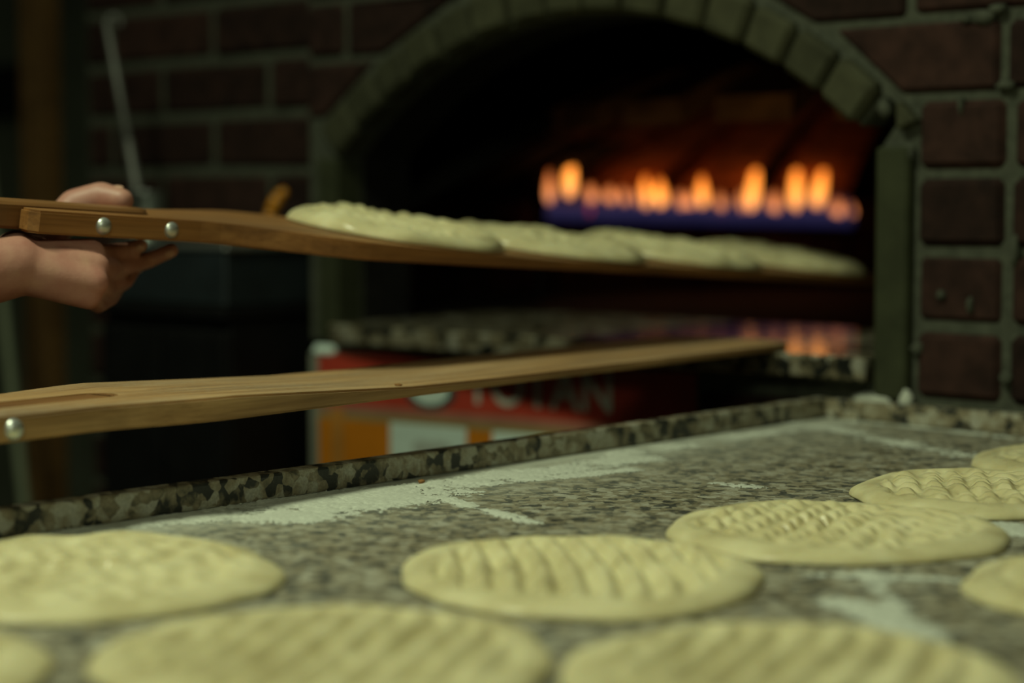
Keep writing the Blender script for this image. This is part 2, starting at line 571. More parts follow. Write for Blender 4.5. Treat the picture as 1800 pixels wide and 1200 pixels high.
# lumps of mortar squeezed out of the joints
def lump(parent, p, s):
    bm = bmesh.new()
    bmesh.ops.create_icosphere(bm, subdivisions=2, radius=1)
    for v in bm.verts:
        k = 1 + 0.45 * mnoise.noise(v.co * 1.7 + Vector(p) * 31)
        v.co = Vector((v.co.x * s[0] * k, v.co.y * s[1] * k, v.co.z * s[2] * k)) + Vector(p)
    return link('mortar_lump', bm_mesh(bm, True), M['mortar'], parent)
for px, py, sx, sz in ((1728, 30, .016, .010), (1698, 34, .008, .005), (1755, 15, .012, .006), (1768, 150, .012, .006), (1690, 185, .004, .014), (1655, 518, .006, .006),
                       (1706, 536, .004, .010), (1612, 612, .009, .008), (1768, 665, .008, .008), (1785, 440, .005, .02), (1559, 513, .005, .006), (1555, 190, .010, .012), (1600, 268, .006, .012)):
    p = on_y(px, py, -0.008)
    lump(wall, p, (sx, 0.007, sz))

# left wall, set back a little behind the oven front
wl = bpy.data.objects.new('wall_left', None)
COL.objects.link(wl)
wl['kind'] = 'structure'
box('mortar_bed', (-1.79, 0.051, 0), (-1.128, 0.15, WALLTOP), M['mortar'], wl)
for i in range(-9, 7):
    z0 = 1.421 + 0.0965 * i
    x = -1.132 - (0.145 if i % 2 else 0.0)
    if i % 2:
        lay_brick(wl, -1.267, -1.134, z0 + 0.048, HB, 0.052)
    while x > -1.77:
        xa = max(x - 0.282, -1.788)
        if x - xa > 0.03:
            lay_brick(wl, xa, x - 0.002 if x > -1.14 else x, z0 + 0.048, HB, 0.052)
        x -= 0.292
box('wall_far', (-6.5, 0.90, 0), (-1.76, 1.0, WALLTOP), M['grey_wall'], kind='structure')

# ------------------------------------------------------------------ stone oven behind the arch
OC = Vector((-0.56, 1.13, 0))
OR_ = 1.06
oven = thing('stone_oven', 'dark domed brick baking oven behind the brick arch', 'oven', (OC.x, OC.y, SILL))
bm = lathe_bm([(0, 0.0), (OR_ + 0.05, 0.0), (OR_ + 0.05, -0.028), (0, -0.028)], 64)
link('hearth_floor', bm_mesh(bm), M['hearth'], oven).location = (0, 0, -0.006)
def dome_z(r, off=0.0):
    return 0.185 + 0.325 * (1 - (r / OR_) ** 2) + off
# outer shell (soot black) with the mouth left open
bm = bmesh.new()
segs = 72
prof = [(OR_, -0.05), (OR_, 0.185)] + [(OR_ * (1 - k / 8), dome_z(OR_ * (1 - k / 8), 0.0)) for k in range(1, 9)]
rings = []
for r, z in prof:
    r += 0.03
    z += 0.03 if z > 0.18 else 0
    rings.append([bm.verts.new((r * math.sin(2 * PI * k / segs), -r * math.cos(2 * PI * k / segs), z)) for k in range(segs)])
for j in range(len(rings) - 1):
    for k in range(segs):
        a = 360 * (k + 0.5) / segs
        a = min(a, 360 - a)
        if a < 33 and j < 4:
            continue
        bm.faces.new((rings[j][k], rings[j][(k + 1) % segs], rings[j + 1][(k + 1) % segs], rings[j + 1][k]))
bm.faces.new(rings[-1])
link('dome_shell', bm_mesh(bm), M['soot'], oven)
# fire-brick wedges of the dome, dark open joints between them
nsec = 24
courses = [(1.055, 0.80), (0.79, 0.54), (0.53, 0.30)]
for s in range(nsec):
    for ci, (ra, rb) in enumerate(courses):
        ac = 2 * PI * (s + 0.35) / nsec
        if ci == 0 and abs((math.degrees(ac) + 180) % 360 - 180) < 36:
            continue
        ha = PI / nsec * 0.66
        bm = bmesh.new()
        top, bot = [], []
        nseg = 2
        vs = {}
        for lay in (0, 1):
            for ir in range(3):
                r = ra + (rb - ra) * ir / 2
                for ia in range(nseg + 1):
                    a = ac - ha + 2 * ha * ia / nseg
                    vs[lay, ir, ia] = bm.verts.new((r * math.sin(a), -r * math.cos(a), dome_z(r, -0.012 if lay == 0 else 0.028)))
        for ir in range(2):
            for ia in range(nseg):
                for lay in (0, 1):
                    q = (vs[lay, ir, ia], vs[lay, ir, ia + 1], vs[lay, ir + 1, ia + 1], vs[lay, ir + 1, ia])
                    bm.faces.new(q)
        for ir in range(2):
            for ia in (0, nseg):
                bm.faces.new((vs[0, ir, ia], vs[0, ir + 1, ia], vs[1, ir + 1, ia], vs[1, ir, ia]))
        for ia in range(nseg):
            for ir in (0, 2):
                bm.faces.new((vs[0, ir, ia], vs[0, ir, ia + 1], vs[1, ir, ia + 1], vs[1, ir, ia]))
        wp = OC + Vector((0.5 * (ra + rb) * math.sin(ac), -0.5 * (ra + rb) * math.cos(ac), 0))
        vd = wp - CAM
        shade_side = vd.dot(R) / vd.dot(F) < 0.03          # shade painted in: wedges left of the burner take the black material
        link('dome_brick', bm_mesh(bm), M['soot'] if shade_side else M['firebrick'], oven)
# upright fire-bricks of the chamber wall
for s in range(30):
    ac = 2 * PI * (s + 0.5) / 30
    dd = abs((math.degrees(ac) + 180) % 360 - 180)
    if dd < 36:
        continue
    wdt = 2 * OR_ * math.sin(PI / 30) * 0.95
    o = link('chamber_brick', bm_mesh(box_bm((-wdt / 2, 0, 0), (wdt / 2, 0.05, 0.20), 0.008)), M['dark_brick'], oven)
    o.location = ((OR_ - 0.03) * math.sin(ac), -(OR_ - 0.03) * math.cos(ac), -0.006)
    o.rotation_euler = (0, 0, ac + PI)
# steel casing over the dome
for lo, hi in (((-1.13, -0.975, 0.56), (1.13, 1.16, 0.57)), ((-1.14, -0.975, -0.9), (-1.13, 1.16, 0.57)), ((1.13, -0.975, -0.9), (1.14, 1.16, 0.57)), ((-1.13, 1.16, -0.9), (1.13, 1.17, 0.57))):
    box('casing_panel', lo, hi, M['soot'], oven)
# polished granite sill in the mouth, rising very slightly inward
sill = link('granite_sill', bm_mesh(box_bm((-0.497, -0.036, -0.030), (0.497, 0.40, 0.0), 0.003)), M['granite_sill'], oven)
sill.location = (-0.541 - OC.x, 0 - OC.y, 0)
sill.rotation_euler = (rad(0.76), 0, 0)

# gas burner with its row of flames
def on_circle(px, rr):
    d = ray(px, 380)
    d2 = Vector((d.x, d.y, 0)).normalized()
    oc = Vector((CAM.x - OC.x, CAM.y - OC.y, 0))
    b = oc.dot(d2)
    t = -b + math.sqrt(b * b - oc.length_squared + rr * rr)
    p = CAM + d2 * t
    return Vector((p.x, p.y, 0)), t
def burner_pt(px, py, rr=0.90):
    p, t = on_circle(px, rr)
    d = ray(px, py)
    t = (p - Vector((CAM.x, CAM.y, 0))).length / Vector((d.x, d.y, 0)).length
    return CAM + d * t
burner = thing('gas_burner', 'row of orange and blue gas flames at the back of the oven', 'burner', burner_pt(1230, 402))
b_inv = Matrix.Translation(-burner.location)
pp = [b_inv @ burner_pt(px, 396 + (px - 960) * 0.02) for px in range(955, 1520, 20)]
bm = bmesh.new()
for p, q in zip(pp, pp[1:]):
    rod_bm(p, q, 0.012, segs=10, bm=bm)
link('burner_pipe', bm_mesh(bm), M['soot'], burner)
for px in (975, 1230, 1490):
    p = b_inv @ burner_pt(px, 400)
    zf = SILL - 0.006 - burner.location.z
    link('burner_stand', bm_mesh(rod_bm((p.x, p.y, zf), (p.x, p.y, p.z), 0.008)), M['soot'], burner)
# dark plate added to cut off flames and dome glow on the left
pA = burner_pt(948, 400, 0.97); pB = pA + (CAM - pA).normalized() * 0.34
bm = bmesh.new()
nv4 = []
for p in (pA, pB):
    for z in (SILL - 0.006, 1.21):
        nv4.append(Vector((p.x, p.y, z)) - oven.location)
nrm = (nv4[2] - nv4[0]).cross(Vector((0, 0, 1))).normalized() * 0.01
va = [bm.verts.new(v + nrm) for v in nv4]; vb = [bm.verts.new(v - nrm) for v in nv4]
for a in (va, vb):
    bm.faces.new((a[0], a[1], a[3], a[2]))
for i, j in ((0, 1), (1, 3), (3, 2), (2, 0)):
    bm.faces.new((va[i], va[j], vb[j], vb[i]))
link('glow_block_plate', bm_mesh(bm), M['soot'], oven)

def flame_obj(px, ytop, ybase, wpx, mat, lean=0.0):
    p = burner_pt(px, ybase)
    q = burner_pt(px + lean, ytop)
    h = q.z - p.z
    r = wpx / 2 / FPX * 4.3
    bm = lathe_bm([(0, 0), (0.55 * r, 0.06 * h), (0.92 * r, 0.2 * h), (r, 0.34 * h), (0.85 * r, 0.55 * h), (0.55 * r, 0.76 * h), (0.22 * r, 0.92 * h), (0, h)], 10)
    sh = Vector((q.x - p.x, q.y - p.y, 0))
    for v in bm.verts:
        v.co += sh * (v.co.z / h) ** 1.4
    o = link('flame', bm_mesh(bm, True), mat, burner)
    o.location = p - burner.location
    return o
for px, yt, yb, wp, ln in ((1001, 256, 350, 22, 3), (1320, 278, 374, 24, 12), (1398, 279, 374, 24, 3), (1435, 286, 368, 26, 16), (1134, 306, 368, 20, 0), (1160, 312, 366, 26, 0), (1234, 306, 366, 22, 0)):
    flame_obj(px, yt, yb, wp, M['flame'], ln)
for px, yt, yb, wp in ((966, 285, 360, 16), (1038, 310, 358, 22), (1072, 314, 358, 22), (1096, 316, 360, 20), (1118, 320, 362, 14), (1196, 322, 368, 22), (1212, 324, 368, 18), (1266, 326, 370, 20),
                       (1303, 320, 372, 16), (1361, 322, 376, 24), (1472, 336, 382, 26), (1497, 344, 382, 12)):
    flame_obj(px, yt + 12, yb, wp, M['flame_low'])
for k in range(44):
    px = 968 + k * 12.2
    flame_obj(px, 336 + random.uniform(-8, 8) + k * 0.2, 396 + k * 0.22, 17, M['flame_blue'])
flame_obj(1033, 352, 380, 16, M['flame_red'])
flame_obj(1272, 366, 380, 12, M['flame_red'])

# ------------------------------------------------------------------ granite worktop
LX = -0.110                      # inner face of the left upstand
top = thing('granite_worktop', 'speckled grey granite worktop with raised edge, dusted with flour', 'worktop', (0.42, -1.05, 0))
def child_box(name, lo, hi, mat, par, bev=0.0, seg=1):
    L = par.location
    return box(name, [lo[i] - L[i] for i in range(3)], [hi[i] - L[i] for i in range(3)], mat, par, bev, seg=seg)
child_box('slab', (LX - 0.022, -2.05, CT - 0.03), (0.98, -0.001, CT), M['granite_top'], top, 0.003)
child_box('upstand', (LX - 0.022, -2.05, CT), (LX, -0.024, CT + 0.0245), M['granite_lip'], top, 0.003, 2)
child_box('upstand', (LX - 0.022, -0.024, CT), (0.98, -0.003, CT + 0.0245), M['granite_lip'], top, 0.003, 2)
base = thing('counter_base', 'steel base cabinet carrying the granite worktop', 'cabinet', (0.42, -1.05, 0))
child_box('carcass', (-0.08, -2.0, 0.0), (0.93, -0.05, CT - 0.03), M['cupboard'], base, 0.004)
for k in range(4):
    y0 = -1.98 + k * 0.48
    child_box('door', (-0.098, y0 + 0.01, 0.10), (-0.08, y0 + 0.46, CT - 0.06), M['cupboard'], base, 0.003)

# flour: thin drifts and smears, real height field over the slab
def seg_dist(P, a, b):
    a, b = np.array(a), np.array(b)
    d = b - a
    t = np.clip(((P - a) @ d) / (d @ d), 0, 1)
    return np.linalg.norm(P - (a + t[..., None] * d), axis=-1)

def nz2(X, Y, s, seed, octv=3):
    out = np.zeros_like(X)
    amp, tot = 1.0, 0
    for o in range(octv):
        g = np.random.default_rng(seed + o).random((64, 64))
        u, v = (X * s * 2 ** o) % 64, (Y * s * 2 ** o) % 64
        i, j = np.floor(u).astype(int), np.floor(v).astype(int)
        fu, fv = u - i, v - j
        fu, fv = fu * fu * (3 - 2 * fu), fv * fv * (3 - 2 * fv)
        i1, j1 = (i + 1) % 64, (j + 1) % 64
        i, j = i % 64, j % 64
        out += amp * (g[i, j] * (1 - fu) * (1 - fv) + g[i1, j] * fu * (1 - fv) + g[i, j1] * (1 - fu) * fv + g[i1, j1] * fu * fv)
        tot += amp
        amp *= 0.55
    return out / tot

def gp(px, py):
    p = on_z(px, py, CT)
    return (p.x, p.y)

def flour_patch(label, segs, cut=0.5, res=0.0017, hmax=0.0022, zb=CT, clip=None, seed=3):
    pts = [gp(*s[0]) for s in segs] + [gp(*s[1]) for s in segs]
    wmax = max(s[2] for s in segs)
    x0, x1 = min(p[0] for p in pts) - wmax, max(p[0] for p in pts) + wmax
    y0, y1 = min(p[1] for p in pts) - wmax, max(p[1] for p in pts) + wmax
    x0 = max(x0, LX + 0.0005); y1 = min(y1, -0.0245)
    nx, ny = int((x1 - x0) / res) + 2, int((y1 - y0) / res) + 2
    X, Y = np.meshgrid(np.linspace(x0, x1, nx), np.linspace(y0, y1, ny), indexing='ij')
    P = np.stack([X, Y], -1)
    f = np.zeros_like(X)
    for a, b, wd, st in segs:
        d = seg_dist(P, gp(*a), gp(*b))
        f = np.maximum(f, 0.80 * st * np.clip(1.15 - d / wd, 0, 1) ** 0.8)
    n1 = nz2(X + 5, Y + 5, 28, seed, 4)
    n2 = nz2(X + 5, Y + 5, 330, seed + 20, 2)
    h = f * 1.5 * (0.05 + 1.25 * n1) - cut * (0.02 + 1.75 * n2)
    Z = np.clip(h, 0, None)
    Z = hmax * np.minimum(Z * 2.2, 1) * (0.6 + 0.4 * n1)
    keep = h > 0
    idx = -np.ones(X.shape, int)
    verts, faces = [], []
    fk = keep[:-1, :-1].astype(int) + keep[1:, :-1] + keep[1:, 1:] + keep[:-1, 1:]
    use = np.argwhere(fk >= 2)
    need = np.zeros(X.shape, bool)
    for di, dj in ((0, 0), (1, 0), (1, 1), (0, 1)):
        need[use[:, 0] + di, use[:, 1] + dj] = True
    idx[need] = np.arange(need.sum())
    V = np.stack([X[need], Y[need], zb + 0.0002 + Z[need]], -1)
    Fc = np.stack([idx[use[:, 0], use[:, 1]], idx[use[:, 0] + 1, use[:, 1]], idx[use[:, 0] + 1, use[:, 1] + 1], idx[use[:, 0], use[:, 1] + 1]], -1)
    me = bpy.data.meshes.new('flour')
    me.from_pydata(V.tolist(), [], Fc.tolist())
    for p in me.polygons:
        p.use_smooth = True
    o = link('flour_dusting', me, M['flour'], kind='stuff')
    tag(o, label, 'flour')
    return o
flour_patch('white flour drift along the raised edge of the granite worktop',
            [((60, 944), (420, 902), 0.030, 0.75), ((330, 908), (740, 856), 0.050, 0.95), ((500, 908), (760, 866), 0.055, 1.0), ((740, 858), (1110, 806), 0.045, 0.95),
             ((860, 850), (1110, 826), 0.022, 0.9), ((1080, 800), (1300, 768), 0.035, 0.70), ((1280, 772), (1490, 742), 0.03, 0.66), ((1500, 740), (1800, 772), 0.016, 0.62), ((430, 905), (480, 912), 0.05, 0.7)],
            cut=0.50, seed=3)
flour_patch('thin diagonal flour streak on the granite behind the ribbed dough',
            [((780, 876), (940, 920), 0.014, 0.85), ((1260, 850), (1330, 856), 0.02, 0.62), ((1400, 745), (1500, 760), 0.03, 0.6), ((1540, 770), (1690, 800), 0.04, 0.52)], cut=0.5, seed=9)
flour_patch('smudge of white flour on granite in front of the lattice dough',
            [((1500, 1060), (1590, 1105), 0.030, 0.85), ((1530, 1010), (1580, 1080), 0.016, 0.8), ((1420, 1010), (1680, 1020), 0.014, 0.68), ((1590, 1100), (1640, 1130), 0.02, 0.6)], cut=0.5, seed=15)
flour_patch('patch of flour on granite between the two right doughs', [((1765, 925), (1830, 945), 0.024, 1.0)], cut=0.42, seed=21)
# flour lying on the corner of the upstand
for (px, py, sx, sy, sz, lab) in ((1535, 708, .030, .006, .010, 'heap of white flour on the raised corner below the oven jamb'), (1592, 712, .009, .006, .016, 'small white flour clump against the foot of the oven jamb')):
    p = on_y(px, py, -0.012)
    bm = bmesh.new()
    bmesh.ops.create_icosphere(bm, subdivisions=3, radius=1)
    for v in bm.verts:
        k = 1 + 0.35 * mnoise.noise(v.co * 2.2 + Vector((px, 0, 0)))
        v.co = Vector((v.co.x * sx * k, v.co.y * sy, max(-0.15, v.co.z) * sz * k))
    o = link('flour_heap', bm_mesh(bm, True), M['flour'], kind='stuff')
    o.location = (p.x, -0.012, CT + 0.0245 + 0.15 * sz)
    tag(o, lab, 'flour')
# a brown crumb on the floured edge
p = on_z(741, 851, CT)
bm = bmesh.new()
bmesh.ops.create_icosphere(bm, subdivisions=2, radius=1)
for v in bm.verts:
    k = 1 + 0.5 * mnoise.noise(v.co * 2.1)
    v.co = Vector((v.co.x * 0.004 * k, v.co.y * 0.003 * k, v.co.z * 0.0022 * k))
o = link('crumb', bm_mesh(bm, True), M['crumb'])
o.location = (p.x, p.y, CT + 0.003)
tag(o, 'tiny brown crumb lying on floured granite by the raised edge', 'crumb')

# ------------------------------------------------------------------ dough rounds
def dough_mesh(a, b, T, pattern, seed, ang=0.0, nr=64, nt=150, lump=0.0035, pitch=0.0205, depth=0.0072):
    """a: half width across the view, b: half depth; pattern in metres; local x = picture right, local y = away"""
    rr = np.concatenate([np.linspace(0, 0.86, nr - 14, endpoint=False), 0.86 + 0.14 * np.sin(np.linspace(0, PI / 2, 14))])
    th = np.linspace(0, 2 * PI, nt, endpoint=False)
    g = np.random.default_rng(seed)
    ph = g.random(8) * 6.28
    RR, TH = np.meshgrid(rr, th, indexing='ij')
    wob = 1 + 0.020 * np.sin(2 * TH + ph[0]) + 0.022 * np.sin(3 * TH + ph[1]) + 0.014 * np.sin(5 * TH + ph[2]) + 0.009 * np.sin(8 * TH + ph[3]) + 0.006 * np.sin(13 * TH + ph[4])
    X, Y = a * RR * np.cos(TH) * wob, b * RR * np.sin(TH) * wob
    edge = np.sqrt(np.clip(1 - np.clip((RR - 0.915) / 0.085, 0, 1) ** 2.2, 0, 1))
    fall = np.clip((RR - 0.72) / 0.26, 0, 1)
    edge = edge * (1 - 0.42 * fall * fall * (3 - 2 * fall))
    c, s = math.cos(ang), math.sin(ang)
    U, V = X * c + Y * s, -X * s + Y * c
    nzv = nz2(X + 3, Y + 3, 22, seed + 5, 3) - 0.5
    nzu = nz2(X + 3, Y + 3, 16, seed + 9, 2) - 0.5
    inner = np.clip((0.845 - RR * (1 + 0.06 * np.sin(4 * TH + ph[5]))) / 0.07, 0, 1)
    inner = inner * inner * (3 - 2 * inner)
    if pattern == 'ridge':
        q = U + 0.10 * V + 0.5 * V * V + 0.012 * nzu
        wv = np.cos(2 * PI * q / pitch)
        groove = (0.5 + 0.5 * wv) ** 1.35
        groove *= 0.72 + 0.7 * (nz2(X + 3, Y + 3, 60, seed + 31, 2) - 0.3)
    elif pattern == 'lattice':
        q1 = (U * 0.86 + V * 0.5) + 0.020 * nzu
        q2 = (U * 0.80 - V * 0.6) + 0.020 * nzv
        g1 = (0.5 + 0.5 * np.cos(2 * PI * q1 / pitch)) ** 1.6
        g2 = (0.5 + 0.5 * np.cos(2 * PI * q2 / (pitch * 1.05))) ** 1.6 * np.clip(0.85 - (U - 0.03) / 0.07, 0.2, 1)
        groove = np.maximum(g1, g2) * (0.7 + 0.9 * (nz2(X + 3, Y + 3, 45, seed + 33, 2) - 0.25))
    else:
        # finger-tip dimples scattered without a grid
        pts = []
        tries = 0
        while len(pts) < 120 and tries < 4000:
            tries += 1
            r_, t_ = 0.80 * math.sqrt(g.random()), 2 * PI * g.random()
            p_ = (a * r_ * math.cos(t_), b * r_ * math.sin(t_))
            if all((p_[0] - q_[0]) ** 2 + (p_[1] - q_[1]) ** 2 > (0.82 * pitch) ** 2 for q_ in pts):
                pts.append(p_)
        groove = np.zeros_like(X)
        for p_ in pts:
            sg = pitch * (0.26 + 0.14 * g.random())
            groove = np.maximum(groove, (0.5 + 0.5 * g.random()) * np.exp(-(((X - p_[0]) ** 2 + (Y - p_[1]) ** 2) / (sg * sg))))
    rim = np.exp(-((RR - 0.88) / 0.05) ** 2) * 0.0012
    Z = edge * (T + rim + lump * 1.6 * (nz2(X + 3, Y + 3, 26, seed + 50, 2) - 0.45) + 0.0022 * nzv - inner * groove * depth + 0.0008 * inner - 0.0018 * np.exp(-((RR - 0.79) / 0.03) ** 2)) + 0.0004
    # centre is one vertex
    verts = [(0, 0, float(Z[0].mean()))] + list(zip(X[1:].ravel().tolist(), Y[1:].ravel().tolist(), Z[1:].ravel().tolist()))
    faces = []
    for j in range(nt):
        faces.append((0, 1 + j, 1 + (j + 1) % nt))
    for i in range(nr - 2):
        o0, o1 = 1 + i * nt, 1 + (i + 1) * nt
        for j in range(nt):
            j2 = (j + 1) % nt
            faces.append((o0 + j, o1 + j, o1 + j2, o0 + j2))
    # underside, drawn in a little
    last = 1 + (nr - 2) * nt
    k0 = len(verts)
    for j in range(nt):
        x, y, _ = verts[last + j]
        verts.append((x * 0.975, y * 0.975, 0.0))
    for j in range(nt):
        j2 = (j + 1) % nt
        faces.append((last + j, k0 + j, k0 + j2, last + j2))
    faces.append(tuple(k0 + j for j in reversed(range(nt))))
    me = bpy.data.meshes.new('dough')
    me.from_pydata(verts, [], faces)
    for p in me.polygons:
        p.use_smooth = True
    me.materials.append(M['dough'])
    return me

T0 = 0.0135
GRP = 'raw flatbread rounds on the worktop'
def round_on_counter(pxl, pxr, Yc, b, pattern, seed, label, ang=0.0, **kw):
    cx = (pxl + pxr) / 2
    a = (pxr - pxl) / 2 / FPX * Yc
    p = CAM + R * ((cx - 900) / FPX * Yc) + F * Yc
    o = link('flatbread_dough', dough_mesh(a, b, T0, pattern, seed, ang, **kw))
    o.location = (p.x, p.y, CT + 0.0004)
    o.rotation_euler = (0, 0, YAW)
    tag(o, label, 'dough', GRP)
    return o
round_on_counter(700, 1348, 1.432, 0.147, 'ridge', 1, 'round raw dough with parallel finger grooves, alone in the middle of the granite', ang=0.0, pitch=0.0215, depth=0.0100)
round_on_counter(1178, 1768, 1.62, 0.142, 'lattice', 2, 'raw dough round with diamond dimples, between the grooved middle round and the right edge', ang=0.2, pitch=0.0225)
round_on_counter(1503, 2013, 1.828, 0.131, 'lattice', 3, 'diamond-dimpled raw dough cut by the right frame edge, behind the full diamond-dimpled round', ang=0.5, pitch=0.022)
round_on_counter(1714, 2160, 2.045, 0.128, 'dimple', 4, 'farthest raw dough round, a small sliver near the back wall at right')
round_on_counter(1706, 2340, 1.375, 0.130, 'ridge', 5, 'raw dough round at the right edge in front of the diamond-dimpled ones', ang=1.3)
round_on_counter(-190, 488, 1.427, 0.156, 'dimple', 6, 'shiny raw dough with irregular dimples beside the raised granite edge at far left', pitch=0.0235, depth=0.0105)
round_on_counter(150, 985, 1.160, 0.144, 'ridge', 7, 'blurred nearest raw dough with long slanting grooves, bottom left of centre', ang=-0.33, pitch=0.0235, depth=0.0095)
round_on_counter(988, 1805, 1.108, 0.145, 'ridge', 8, 'blurred nearest raw dough with faint slanting grooves, bottom right', ang=-0.52, pitch=0.0245, depth=0.0085)
round_on_counter(-790, 72, 1.123, 0.138, 'dimple', 9, 'sliver of raw dough peeping into the bottom left corner')

# ------------------------------------------------------------------ wooden peels
def peel_blade(outline, tfun, name, mat, parent, slot=None):
    bm = bmesh.new()
    vs = [bm.verts.new((x, y, 0)) for x, y in outline]
    f = bm.faces.new(vs)
    r = bmesh.ops.extrude_face_region(bm, geom=[f])
    for v in r['geom']:
        if isinstance(v, bmesh.types.BMVert):
            v.co.z = tfun(v.co.x, v.co.y)
    bmesh.ops.recalc_face_normals(bm, faces=bm.faces)
    hor = [e for e in bm.edges if len(e.link_faces) == 2 and any(len(q.verts) > 6 for q in e.link_faces)]
    bmesh.ops.bevel(bm, geom=hor, offset=0.0022, segments=2, affect='EDGES')
    bmesh.ops.triangulate(bm, faces=[q for q in bm.faces if len(q.verts) > 4])
    return link(name, bm_mesh(bm), mat, parent)

def peel_outline(neck, halfw, y_arm, y_slot, y_full, y_end, slotw, y_sh):
    right = [(neck, y_arm + 0.008)]
    for k in range(1, 11):                                  # shoulder curve
        t = k / 10
        s = t * t * (3 - 2 * t)
        y = y_sh + (y_full - y_sh) * t
        right.append((neck + (halfw - neck) * s, y))
    for k in range(1, 9):
        right.append((halfw, y_full + (y_end - 0.05 - y_full) * k / 8))
    for k in range(1, 7):                                   # rounded far corners
        a = PI / 2 * k / 6
        right.append((halfw - 0.05 + 0.05 * math.cos(a), y_end - 0.05 + 0.05 * math.sin(a)))
    left = [(-x, y) for x, y in reversed(right)]
    ring = right + left
    ring += [(-neck + 0.008, y_arm), (-slotw - 0.003, y_arm), (-slotw, y_arm + 0.003)]
    for k in range(0, 9):                                   # round end of the slot
        a = PI - PI * k / 8
        ring.append((slotw * math.cos(a), y_slot - slotw + slotw * math.sin(a)))
    ring += [(slotw, y_arm + 0.003), (slotw + 0.003, y_arm), (neck - 0.008, y_arm)]
    return ring

def peel(name, label, loc, rot, mat_blade, mat_handle, neck, halfw, y_arm, y_slot, y_full, y_end, y_handle, tfun, bolts, t_handle, y_sh):
    t = thing(name, label, 'peel', loc, rot)
    sw = 0.019
    peel_blade(peel_outline(neck, halfw, y_arm, y_slot, y_full, y_end, sw, y_sh), tfun, 'blade', mat_blade, t)
    # handle: rounded bar lying in the slot
    bm = bmesh.new()
    hw, ht = sw - 0.0008, t_handle
    secs = []
    ys = [y_handle, y_handle + 0.01] + [y_handle + 0.01 + (y_slot - sw - y_handle) * k / 6 for k in range(1, 7)] + [y_slot - sw * (1 - math.sin(PI / 2 * k / 5)) for k in range(1, 6)]
    for i, y in enumerate(ys):
        wv = hw
        if y > y_slot - sw:
            wv = hw * math.sqrt(max(0.02, 1 - ((y - y_slot + sw) / (sw)) ** 2))
        if i == 0:
            wv *= 0.85
        ring = []
        for sx, sz in ((1, 0.12), (1, 0.88), (0.8, 1.0), (-0.8, 1.0), (-1, 0.88), (-1, 0.12), (-0.8, 0.0), (0.8, 0.0)):
            ring.append(bm.verts.new((wv * sx, y, ht * sz - 0.0)))
        secs.append(ring)
    for A, B in zip(secs, secs[1:]):
        for k in range(8):
            bm.faces.new((A[k], A[(k + 1) % 8], B[(k + 1) % 8], B[k]))
    bm.faces.new(secs[0]); bm.faces.new(secs[-1])
    h = link('handle', bm_mesh(bm), mat_handle, t)
    for y, zc in bolts:
        for sgn in (1, -1):
            Mx = Matrix.Translation((sgn * (neck - 0.0005), y, zc)) @ Matrix.Rotation(sgn * PI / 2, 4, 'Y')
            b = lathe_bm([(0, -0.004), (0.0055, -0.004), (0.0092, -0.001), (0.0092, 0.0012), (0.0082, 0.0042), (0.0055, 0.0066), (0.0025, 0.0075), (0, 0.0077)], 18, None, Mx)
            link('bolt', bm_mesh(b, True), M['zinc'], t)
    return t

# lower peel: tip resting on the sill, blade passing just over the raised granite edge
lp_tip = on_z(1352, 612, SILL + 0.002)
ang = rad(5.6)
def t_low(x, y):
    return 0.0215 if y < 0.10 else max(0.0085, 0.0215 - (y - 0.10) * 0.045)
LOW = Vector((-0.172, -1.13, SILL + 0.0012))
low = peel('pizza_peel', 'pale flour-dusted wooden peel lying low, its tip on the oven sill', LOW, (0, 0, ang), M['wood_pale'], M['wood_handle'],
           0.076, 0.102, -0.265, 0.045, 0.10, 1.16, -1.15, t_low, [(-0.127, 0.0105), (-0.215, 0.0105)], 0.0212, -0.06)

# upper peel, loaded, tilted down into the oven and raised at its far side
def t_up(x, y):
    return 0.023 if y < 0.20 else max(0.011, 0.023 - (y - 0.20) * 0.026)
UPX = -0.400
UP = Vector((UPX, -1.0, 1.1500))
up_rot = (rad(-3.4), rad(8.0), 0)
upper = peel('pizza_peel', 'amber wooden peel held up by a hand and loaded with dough rounds', UP, up_rot, M['wood_amber'], M['wood_handle'],
             0.044, 0.125, -0.045, 0.12, 0.36, 1.49, -1.10, t_up, [(0.038, 0.0115), (0.1235, 0.0115)], 0.0275, 0.14)
bpy.context.view_layer.update()
UM = Matrix.Translation(UP) @ (Matrix.Rotation(up_rot[1], 4, 'Y') @ Matrix.Rotation(up_rot[0], 4, 'X'))
ys = [0.500, 0.774, 1.045, 1.315]
labs = ['raw dough round on the upper peel, closest to the hand', 'second raw dough round from the hand on the upper peel',
        'third raw dough round from the hand, in the oven mouth', 'last raw dough round at the tip of the upper peel, inside the oven']
for k, yc in enumerate(ys):
    me = dough_mesh(0.128, 0.133, 0.0185, 'ridge' if k % 2 == 0 else 'dimple', 40 + k, ang=1.2, nr=44, nt=110, depth=0.008, lump=0.009)
    o = link('flatbread_dough', me)
    tt = max(t_up(0, yc - 0.13), t_up(0, yc)) 
    slope = math.atan(0.026) if yc - 0.1 > 0.2 and yc + 0.1 < 0.66 else 0.0
    o.matrix_world = UM @ Matrix.Translation((-0.004, yc, t_up(0, yc) + (0.0012 if slope else 0.0016))) @ Matrix.Rotation(-slope, 4, 'X')
    tag(o, labs[k], 'dough', 'raw flatbread rounds on the upper peel')

